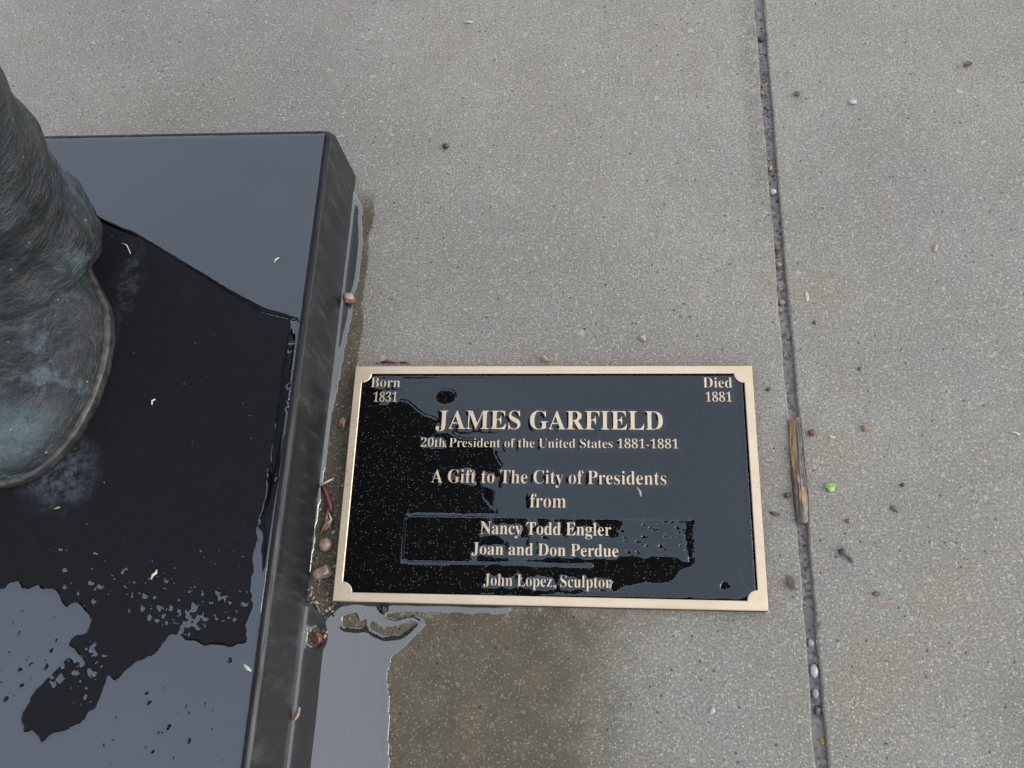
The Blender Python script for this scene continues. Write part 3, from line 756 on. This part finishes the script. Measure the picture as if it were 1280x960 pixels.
def coat():
    rings = []; seg = 120
    secs = [(.60, .225, .160), (.66, .232, .165), (.80, .222, .172), (.98, .196, .155), (1.12, .188, .150), (1.28, .208, .160), (1.42, .222, .155), (1.52, .20, .135), (1.585, .13, .105), (1.64, .075, .08), (1.68, .065, .07)]
    z = .60
    while z <= 1.68:
        for a, b in zip(secs[:-1], secs[1:]):
            if z <= b[0]: break
        k = (z-a[0])/(b[0]-a[0]); r1 = a[1]+(b[1]-a[1])*k; r2 = a[2]+(b[2]-a[2])*k
        ring = []
        for j in range(seg):
            th = 2*math.pi*j/seg; ca, sa = math.cos(th), math.sin(th)
            flare = max(0, (1.1-z)/.63); d = flare*(.014*math.sin(th*9+z*2)+.010*math.sin(th*5+1))+.010*mnoise.noise(Vector((ca*2, sa*2, z*6)))
            fr = -sa > .97 and z < 1.42
            if fr: d -= .012
            if z < 1.0 and -sa > .985: d -= .05*flare
            # lapels
            if 1.2 < z < 1.56 and -sa > .6 and abs(ca) > .12+.0: d += .008
            sq = (abs(ca)**2.6+abs(sa)**2.6)**(-1/2.6)
            ring.append((STX+(r1*sq+d)*ca, STY+.02+(r2*sq+d)*sa*(.62 if sa > 0 and z < 1.1 else 1), z))
        rings.append(ring); z += .02
    first = rings[0]; inner = [(STX+(x-STX)*.95, STY+(y-STY)*.95, z+.004) for x, y, z in first]; inner2 = [(STX+(x-STX)*.92, STY+(y-STY)*.92, z+.2) for x, y, z in first]
    v, f = loft([inner2, inner]+rings, True, True); c = sm('coat', v, f)
    for i in range(4):
        bmv, bmf = loft([[(STX+.012+r*math.cos(a)-STX, STY+.02-.158-d-STY, 1.02+.1*i+r*math.sin(a)-ZT) for a in (2*math.pi*k/12 for k in range(12))] for r, d in ((.013, -.02), (.013, .006), (.008, .009))])
        sm('button', bmv, bmf, MS, c)
    return c
coat()
def sleeve(pts, rr_):
    P = []; Rr = []
    for i in range(len(pts)-1):
        for k in range(12):
            t = k/12; P.append(Vector(pts[i]).lerp(Vector(pts[i+1]), t)); e = rr_[i]+(rr_[i+1]-rr_[i])*t; Rr.append(e*(1+.07*mnoise.noise(Vector((i*3+t*7, 1.3, pts[0][0]*5)))))
    P.append(Vector(pts[-1])); Rr.append(rr_[-1])
    for _ in range(3): P = [P[0]]+[(P[i-1]+P[i]*2+P[i+1])/4 for i in range(1, len(P)-1)]+[P[-1]]
    v, f = tube(P, Rr, 28); return sm('sleeve', v, f)
def skin(name, joints, edges, radii, parent=statue):
    me = bpy.data.meshes.new(name); me.from_pydata([(j[0]-STX, j[1]-STY, j[2]-ZT) for j in joints], edges, []); me.update()
    o = link(name, me, MS, parent); md = o.modifiers.new('skin', 'SKIN'); md.use_smooth_shade = True
    for i, sv in enumerate(me.skin_vertices[0].data): sv.radius = (radii[i], radii[i]); sv.use_root = (i == 0)
    md = o.modifiers.new('sub', 'SUBSURF'); md.levels = 2; md.render_levels = 2; return o
def hand(w, d, side):
    """relaxed hand hanging from wrist w along d; side = +1 for the statue's left"""
    w = Vector(w); d = Vector(d).normalized(); fwd = Vector((0, -1, 0)); fwd = (fwd-d*fwd.dot(d)).normalized(); inn_ = d.cross(fwd)*side
    J = [w, w+d*.045, w+d*.085]; E_ = [(0,1), (1,2)]; Rd = [.028, .031, .028]
    for k, (off, ln) in enumerate(((.030, .078), (.011, .088), (-.009, .082), (-.028, .064))):
        b = len(J); base = w+d*.092+fwd*off
        J += [base, base+d*ln*.45+inn_*.006, base+d*ln*.75+inn_*.018, base+d*ln*.93+inn_*.034]
        E_ += [(2, b), (b, b+1), (b+1, b+2), (b+2, b+3)]; Rd += [.0115, .0105, .0095, .008]
    b = len(J); base = w+d*.04+fwd*.028
    J += [base, base+d*.035+fwd*.022+inn_*.008, base+d*.068+fwd*.024+inn_*.018]; E_ += [(1, b), (b, b+1), (b+1, b+2)]; Rd += [.015, .0125, .009]
    return skin('hand', J, E_, Rd)
sleeve([(-.225, .355, 1.535), (-.135, .36, 1.475), (-.055, .375, 1.22), (-.02, .325, .985)], [.045, .078, .066, .054]); hand((-.02, .325, 1.025), (.02, -.12, -1), 1)
sleeve([(-.465, .355, 1.535), (-.555, .36, 1.475), (-.635, .375, 1.22), (-.665, .325, .985)], [.045, .078, .066, .054]); hand((-.665, .325, 1.025), (-.02, -.12, -1), -1)
def head():
    bm = bmesh.new(); hc = Vector((STX, STY+.01, 1.79))
    def ell(c, r, seg=20):
        bmesh.ops.create_uvsphere(bm, u_segments=seg, v_segments=seg//2+2, radius=1, matrix=Matrix.Translation(hc+Vector(c)-Vector((STX, STY, ZT))) @ Matrix.Diagonal((*r, 1)))
    ell((0,.01,.03), (.078,.098,.092)); ell((0,-.03,-.045), (.060,.070,.075)); ell((0,-.06,-.10), (.036,.04,.035))
    ell((0,-.098,-.012), (.013,.018,.028)); ell((0,-.108,-.030), (.018,.018,.013)); ell((0,-.08,.022), (.055,.018,.014))
    for s in (-1, 1): ell((s*.079,.005,-.012), (.011,.02,.033)); ell((s*.040,-.075,-.03), (.022,.018,.018))
    ell((0,-.090,-.075), (.026,.012,.007)); ell((0,.02,-.12), (.055,.06,.08))
    me = bpy.data.meshes.new('head'); bm.to_mesh(me); bm.free(); o = link('head', me, MS, statue)
    md = o.modifiers.new('re', 'REMESH'); md.mode = 'VOXEL'; md.voxel_size = .006; md.use_smooth_shade = True
    md = o.modifiers.new('s', 'SMOOTH'); md.factor = .5; md.iterations = 3
    def lump(name, parts, seed):
        b = bmesh.new()
        for c, r in parts: bmesh.ops.create_uvsphere(b, u_segments=18, v_segments=12, radius=1, matrix=Matrix.Translation(hc+Vector(c)-Vector((STX, STY, ZT))) @ Matrix.Diagonal((*r, 1)))
        for v_ in b.verts:
            v_.co += v_.normal*.006*mnoise.noise(Vector((v_.co.x*60, v_.co.y*60, v_.co.z*18)))
        m_ = bpy.data.meshes.new(name); b.to_mesh(m_); b.free(); q = link(name, m_, MS, o)
        r_ = q.modifiers.new('re', 'REMESH'); r_.mode = 'VOXEL'; r_.voxel_size = .006; r_.use_smooth_shade = True
        return q
    lump('beard', [((0,-.055,-.115), (.058,.052,.055)), ((0,-.065,-.16), (.042,.04,.05)), ((-.045,-.02,-.085), (.03,.045,.055)), ((.045,-.02,-.085), (.03,.045,.055)), ((-.022,-.098,-.062), (.028,.014,.012)), ((.022,-.098,-.062), (.028,.014,.012))], 1)
    lump('hair', [((0,.035,.045), (.084,.088,.084)), ((-.07,.02,.01), (.02,.05,.045)), ((.07,.02,.01), (.02,.05,.045)), ((0,.06,-.03), (.066,.055,.06))], 2)
    for s in (-1, 1):
        b = bmesh.new(); bmesh.ops.create_uvsphere(b, u_segments=12, v_segments=8, radius=.0125, matrix=Matrix.Translation(hc+Vector((s*.031,-.078,.004))-Vector((STX, STY, ZT))))
        m_ = bpy.data.meshes.new('eye'); b.to_mesh(m_); b.free(); link('eye', m_, MS, o)
head()

# ------------------------------------------------------------------ small things lying about
def pebble(name, u, v_, rpx, mat, label, cat, sq=(1,1,.75), seed=0, z=0.0, rot=0., facet=True, group=None, rough=.35):
    p = at(u, v_, z+rpx/1500*.5); ppm = F/(CAM[2]-z)/1.06; r = rpx/ppm
    o = link(name, rock_mesh(name, r, sq, seed, 3, rough, facet), ROCK[mat], None, (p[0], p[1], z)); o.rotation_euler = (0, 0, rot)
    return tag(o, label, cat, group)
JZ = -.0058
pebble('pebble', 437, 374, 9.5, 'pink', 'pink angular pebble leaning on the foot of the granite block', 'pebble', (.9,1.1,1), 1)
pebble('pebble', 429, 528, 8.5, 'orange', 'orange brown pebble wedged against the side of the plaque border', 'pebble', (.8,1.2,.8), 2)
pebble('pebble', 403, 716, 13, 'pink', 'large pale pink stone lying between granite block and plaque corner', 'pebble', (1,.8,.6), 3, rot=.4)
pebble('pebble', 407, 681, 8.5, 'pink', 'rounded mottled rose pebble between red plant bits and pale pink stone', 'pebble', (1,1,.7), 4, facet=False)
pebble('pebble', 397, 798, 8, 'red', 'dark reddish brown pebble in the puddle below the plaque corner', 'pebble', (1,.8,.7), 5)
pebble('pebble', 371, 893, 7, 'pink', 'flat pink stone chip at the foot of the granite block in the puddle', 'stone chip', (.55,1.3,.4), 6, rot=-.3)
pebble('pebble', 479, 761, 7.5, 'dark', 'dark grey pebble in the puddle just under the plaque edge', 'pebble', (1,.9,.9), 7)
pebble('pebble', 557, 183, 5, 'dark', 'shiny black bead-like pebble alone on the concrete behind the plaque', 'pebble', (1,.8,.8), 8, facet=False)
pebble('bark_crumb', 1210, 80, 5.5, 'brown', 'dark purple brown crumb on the bare mossy slab far from the joint', 'crumb', (1.2,.8,.7), 9)
pebble('bark_chip', 990, 727, 8.5, 'brown', 'brown split bark chip between plaque corner and pavement joint', 'bark chip', (.75,1.1,.5), 10, rot=.5)
pebble('pebble', 803, 422, 6.5, 'tan', 'flat tan pebble on the concrete above the plaque lettering', 'pebble', (1,.75,.45), 11)
pebble('pebble', 681, 449, 5, 'tan', 'small cream pebble almost touching the top border of the plaque', 'pebble', (1,.9,.8), 12)
pebble('berry', 1015, 541, 4.5, 'red', 'dark red dried berry beside the top end of the twig', 'berry', (1,.9,.8), 13, facet=False)
pebble('clay_crumb', 1081, 535, 4.5, 'orange', 'rusty orange crumb on the slab beyond the dark red berry', 'crumb', (1,1,.7), 14)
pebble('bud_scale', 1061, 651, 4.5, 'red', 'blackish red bud scale on the slab below the green leaf bit', 'bud scale', (1,.7,.5), 15)
pebble('seed_husk', 1118, 635, 5.5, 'brown', 'brown papery seed husk on the slab right of the green leaf bit', 'seed husk', (.6,1.2,.35), 16, rot=.6)
pebble('crumb', 1128, 606, 3, 'dark', 'tiny dark crumb just above the brown seed husk', 'crumb', (1,1,.8), 36)
pebble('crumb', 1096, 742, 4.5, 'brown', 'small brown crumb on the slab below the stalked dark seed', 'crumb', (1.2,.6,.5), 17)
pebble('crumb', 1023, 780, 3.5, 'brown', 'small brown crumb hugging the joint below the bark chip', 'crumb', (1,1,.8), 18)
pebble('crumb', 1075, 461, 3, 'black', 'tiny black speck on the slab right of the plaque top corner', 'crumb', (1,1,.8), 19)
pebble('crumb', 1020, 403, 3.5, 'brown', 'grey brown crumb on the slab near pale flake by the joint', 'crumb', (1,1,.6), 20)
pebble('pebble', 996, 117, 5, 'brown', 'brown pebble beside the joint near the dark plug of dirt', 'pebble', (1,.9,.8), 21)
pebble('pebble', 1066, 127, 4.5, 'white', 'small white pebble set on the slab right of the brown pebble', 'pebble', (1.2,.8,.5), 22, facet=False)
pebble('stone_chip', 891, 889, 4.5, 'white', 'bright white stone chip on brown concrete below the plaque', 'stone chip', (.7,1.2,.4), 23, rot=-.7)
pebble('stone_chip', 1170, 309, 6, 'tan', 'pale beige flake on the middle of the open slab', 'stone chip', (.5,1.1,.3), 24, rot=-.4)
pebble('stone_chip', 1009, 370, 6.5, 'straw', 'long cream flake on the slab close to the joint', 'stone chip', (.35,1.2,.3), 25)
pebble('crumb', 961, 487, 3.5, 'black', 'black crumb between the plaque border and the joint', 'crumb', (1,.8,.8), 26)
pebble('seed_husk', 969, 642, 5.5, 'brown', 'thin brown husk on the concrete right of the plaque', 'seed husk', (1.4,.45,.35), 27, rot=-.3)
pebble('crumb', 984, 619, 4.5, 'dark', 'dark crumb tucked against the left side of the twig', 'crumb', (1,1,.8), 28)
# things caught in the joint
pebble('dirt_plug', 951, 49, 5.60, 'dark', 'dark plug of dirt filling the joint at its far end', 'dirt', (.9,1,.7), 30, JZ-.0008)
pebble('pebble', 953, 118, 4.40, 'orange', 'orange tinted pebble jammed in the joint above a row of gravel', 'pebble', (1,.9,1), 31, JZ-.0008)
pebble('pebble', 963, 211, 4.40, 'yellow', 'mustard yellow chip jammed in the pavement joint', 'pebble', (1,.9,.8), 32, JZ-.0008)
pebble('pebble', 966, 241, 4.80, 'white', 'whitish pebble in the joint just below the yellow chip', 'pebble', (1,.9,.9), 33, JZ-.0008, facet=False)
pebble('pebble', 971, 311, 4.40, 'orange', 'rust brown pebble in the joint above the pink one', 'pebble', (1,.9,.9), 34, JZ-.0008)
pebble('pebble', 973, 332, 4.40, 'pink', 'pale rose pebble in the joint directly below the rust brown pebble', 'pebble', (1,.9,.9), 35, JZ-.0008, facet=False)
pebble('pebble', 977, 379, 4.00, 'pink', 'round pink pebble alone in the smooth grey stretch of the joint', 'pebble', (1,1,.9), 37, JZ-.0008, facet=False)
pebble('pebble', 1017, 839, 5.60, 'white', 'smooth white oval pebble in the near part of the joint', 'pebble', (.8,1.25,.8), 38, JZ-.0008, facet=False)
pebble('pebble', 1013, 804, 4.40, 'grey', 'light grey pebble in the joint above the white oval one', 'pebble', (.9,1.1,.8), 41, JZ-.0008, facet=False)
pebble('pebble', 1019, 867, 4.80, 'grey', 'grey oval pebble in the joint below the white oval one', 'pebble', (.8,1.2,.8), 39, JZ-.0008, facet=False)
pebble('pebble', 1022, 888, 5.20, 'dark', 'blackish pebble in the joint between grey oval and orange chip', 'pebble', (1,1,.9), 40, JZ-.0008)
pebble('pebble', 1028, 926, 4.00, 'yellow', 'orange yellow chip in the nearest part of the joint', 'pebble', (.9,1,.8), 42, JZ-.0008)
# green leaf bit
def leafbit(u, v_, rpx, mat, name, label, seed=1):
    p = at(u, v_, .001); r = rpx/1450; rr_ = random.Random(seed); vs = []; n = 14
    for lay in (0, 1):
        for k in range(n):
            a = 2*math.pi*k/n; e = r*(1+.25*rr_.uniform(-1, 1)*(1-lay*0)) if lay == 0 else 0
            if lay == 0: vs.append((e*math.cos(a), e*.85*math.sin(a), .0012+.0012*math.sin(a*2+1)))
            else: x, y, z = vs[k]; vs.append((x, y, z+.0005))
    vs.append((0, 0, .0003)); vs.append((0, 0, .0012)); f_ = []
    for k in range(n):
        j = (k+1) % n; f_ += [(k, j, n+j, n+k), (2*n, j, k), (2*n+1, n+k, n+j)]
    o = link(name, mesh(name, vs, f_, True), ROCK[mat], None, (p[0], p[1], .0004)); return tag(o, label, 'leaf')
leafbit(1038, 609, 7, 'green', 'leaf_fragment', 'bright green torn leaf bit on the slab right of the twig')

# stalked seed
def stick(name, pix, radii, mat, label, cat, z=.0015, seg=8, lift=None, flat=1.0):
    pts = [at(u, v_, z) for u, v_ in pix]
    if lift: pts = [(p[0], p[1], p[2]+l) for p, l in zip(pts, lift)]
    o0 = pts[0]; v, f = tube([(p[0]-o0[0], p[1]-o0[1], p[2]) for p in pts], radii, seg, flat)
    o = link(name, mesh(name, v, f, True), mat, None, (o0[0], o0[1], 0)); return tag(o, label, cat)
s_ = stick('stalked_seed', [(1051,686),(1053,690),(1057,693),(1062,698),(1066,702)], [.0025,.003,.001,.0012,.0018], ROCK['dark'], 'dark seed with a short stalk on the slab below the bud scale', 'seed', .0022)
# twig in the joint: main stick of stacked knots plus two thin splinters as parts
tw = empty('twig', tuple(at(999, 592, 0)), 'wet broken brown twig lying along the pavement joint', 'twig')
def twpart(name, pix, radii, z, seg=10, lift=None):
    pts = [Vector(at(u, v_, z)) for u, v_ in pix]; P = []; Rr = []
    for i in range(len(pts)-1):
        for k in range(6):
            t = k/6; P.append(pts[i].lerp(pts[i+1], t)); Rr.append((radii[i]*(1-t)+radii[i+1]*t)*(1+.18*mnoise.noise(Vector((i*2+t*3, radii[0]*900, 2)))))
    P.append(pts[-1]); Rr.append(radii[-1]); tl = tw.location
    v, f = tube([p-tl for p in P], Rr, seg, .85); return link(name, mesh(name, v, f, False), MT, tw)
twpart('stem', [(994,523),(996,545),(997,565),(999,590),(1001,610),(1003,635),(1003,654)], [.0036,.0041,.0040,.0034,.0038,.0041,.0038], .003, 12)
twpart('splinter', [(989,527),(990,560),(993,590),(996,620),(999,648)], [.0016,.0022,.0026,.0026,.0020], .0022)
twpart('splinter', [(1002,570),(1005,600),(1007,628),(1008,652)], [.0012,.0018,.0020,.0014], .0030)
twpart('knot', [(994,556),(990,563),(988,567)], [.0024,.0020,.0012], .003)
# red plant bits between granite and plaque
stick('red_stalk', [(403,604),(408,618),(413,632),(414,640)], [.0014,.0022,.0026,.0014], ROCK['red'], 'dark crimson plant stalk lying between granite block and plaque', 'plant bit', .003)
stick('red_stalk', [(411,634),(408,646),(406,658)], [.0016,.0026,.0014], ROCK['red'], 'short maroon bud piece under the crimson stalk', 'plant bit', .003)
stick('husk_sliver', [(414,645),(407,657),(400,668)], [.0011,.0022,.0011], ROCK['orange'], 'rust coloured husk sliver above the rose pebble', 'husk', .003)
stick('husk_sliver', [(416,648),(411,657),(405,664)], [.0009,.0018,.0009], ROCK['orange'], 'thinner russet husk sliver lying alongside the rust coloured one', 'husk', .004)
stick('straw', [(400,607),(409,602),(417,598)], [.0009,.0012,.0006], ROCK['straw'], 'short pale straw crossing the top of the crimson stalk', 'straw', .004)
stick('straw', [(411,641),(414,650),(409,655)], [.0007,.0010,.0006], ROCK['straw'], 'tiny bent straw between maroon bud and husk slivers', 'straw', .005)
stick('red_stalk', [(476,453),(486,451.5),(497,453)], [.0010,.0015,.0008], ROCK['red'], 'thin dark red stalk along the top border of the plaque', 'plant bit', .0015)
stick('red_stalk', [(500,453),(506,452.6),(512,453.5)], [.0007,.0010,.0007], ROCK['red'], 'tiny dark red bit beside the stalk at the plaque top border', 'plant bit', .0015)
stick('pale_sliver', [(580,28.5),(586,27),(591,28)], [.0008,.0014,.0006], ROCK['white'], 'white sliver on the concrete behind the granite block and plaque', 'sliver', .001)
stick('straw', [(1035,543),(1040,547),(1044,546)], [.0005,.0008,.0005], ROCK['straw'], 'pale curl of straw right of the dark red berry', 'straw', .001)
stick('straw', [(1263,540),(1270,541),(1275,544)], [.0005,.0008,.0005], ROCK['straw'], 'pale straw curl alone on the open slab', 'straw', .001)
# wisps on the granite and plaque
zt = ZT+.0012
stick('plant_wisp', [(343,328),(345,324),(349,322)], [.0006,.0009,.0005], ROCK['straw'], 'pale wisp on granite by the mirrored diagonal edge', 'wisp', zt, 6)
stick('plant_wisp', [(152,304),(158,306),(161,312),(163,317)], [.0004,.0005,.0005,.0003], ROCK['straw'], 'hair-thin curled fibre on granite close to the trouser hem', 'fibre', zt, 6)
stick('plant_wisp', [(189,724),(191,719),(195,716),(196,712)], [.0006,.0012,.0012,.0006], ROCK['straw'], 'curved pale seed coat on the dark bare granite', 'seed coat', zt, 6)
stick('plant_wisp', [(305,830),(309,835),(314,839)], [.0007,.0014,.0007], ROCK['white'], 'white bean-shaped husk at the rounded edge of the granite', 'husk', zt, 6)
stick('plant_wisp', [(190,506),(190,501),(194,499)], [.0006,.0010,.0006], ROCK['straw'], 'tiny cream flake on granite to the right of the shoe', 'flake', zt, 6)
stick('plant_wisp', [(68,636),(72,634.5),(75,634)], [.0005,.0009,.0005], ROCK['tan'], 'tan crumb on granite in front of the shoe toe', 'flake', zt, 6)
stick('plant_wisp', [(796,609),(800,615),(801,621)], [.0009,.0013,.0006], ROCK['grey'], 'grey wisp trailing from the word Presidents on the plaque', 'wisp', ZP+.0016, 6)

# loose grit: too fine to count
def grit(name, spots, label, mats, zfun, seed):
    rr_ = random.Random(seed); base = []
    for s in range(4):
        b = bmesh.new(); bmesh.ops.create_icosphere(b, subdivisions=1, radius=1)
        for v_ in b.verts: v_.co *= 1+rr_.uniform(-.28, .28)
        b.verts.index_update(); base.append(([tuple(v_.co) for v_ in b.verts], [tuple(q.index for q in fc.verts) for fc in b.faces])); b.free()
    V, Fc, mi = [], [], []
    for (x, y, r) in spots:
        bv, bf = rr_.choice(base); k = len(V); a = rr_.uniform(0, 6.28); c, s = math.cos(a), math.sin(a); z = zfun(x, y)+r*.35; sy = rr_.uniform(.6, 1)
        V += [(x+r*(q[0]*c-q[1]*sy*s), y+r*(q[0]*s+q[1]*sy*c), z+r*.6*q[2]) for q in bv]; Fc += [tuple(k+i for i in t_) for t_ in bf]
        m_ = rr_.randrange(len(mats)); mi += [m_]*len(bf)
    me = mesh(name, V, Fc)
    for m_ in mats: me.materials.append(ROCK[m_])
    me.polygons.foreach_set('material_index', mi); me.update()
    return tag(link(name, me, None), label, 'grit', kind='stuff')
rr = random.Random(12); sp = []
for _ in range(700):
    y = rr.uniform(-.2, .72); dens = .15+.5*(math.sin(y*17+1)*.5+.5 > .5)
    if .34 < y < .62: dens = 1
    if rr.random() > dens: continue
    sp.append((JX+rr.gauss(0, .0024), y, .0005+.0013*rr.random()**3))
grit('joint_grit', sp, 'fine gravel and dirt packed in the pavement joint', ['grey', 'brown', 'tan', 'pink', 'dark', 'brown', 'dark'], lambda x, y: JZ, 3)
sp = []
for _ in range(330):
    u = rr.uniform(386, 424); v0 = rr.uniform(600, 800); p = at(u-(v0-700)*.09, v0, 0)
    sp.append((p[0], p[1], .0005+.0016*rr.random()**3))
for _ in range(60):
    p = at(rr.uniform(425, 450)-(0), rr.uniform(440, 600), 0); sp.append((p[0]-.004, p[1], .0005+.0008*rr.random()**2))
grit('loose_grit', sp, 'fine sand and grit in the gap between granite block and plaque', ['grey', 'brown', 'tan', 'pink', 'dark', 'brown', 'brown', 'grey', 'tan', 'dark'], lambda x, y: .0002, 4)
sp = []
for _ in range(240):
    sp.append((rr.uniform(-.35, .68), rr.uniform(-.15, .72), .0004+.0009*rr.random()**3))
sp = [q for q in sp if not (q[0] < -.015 and q[1] < .435) and not (-.004 < q[0] < PW+.004 and -.004 < q[1] < PD+.004) and abs(q[0]-JX) > .01]
grit('pavement_grit', sp, 'scattered sand grains on the wet concrete', ['grey', 'dark', 'tan', 'white', 'brown', 'dark'], lambda x, y: .0, 5)
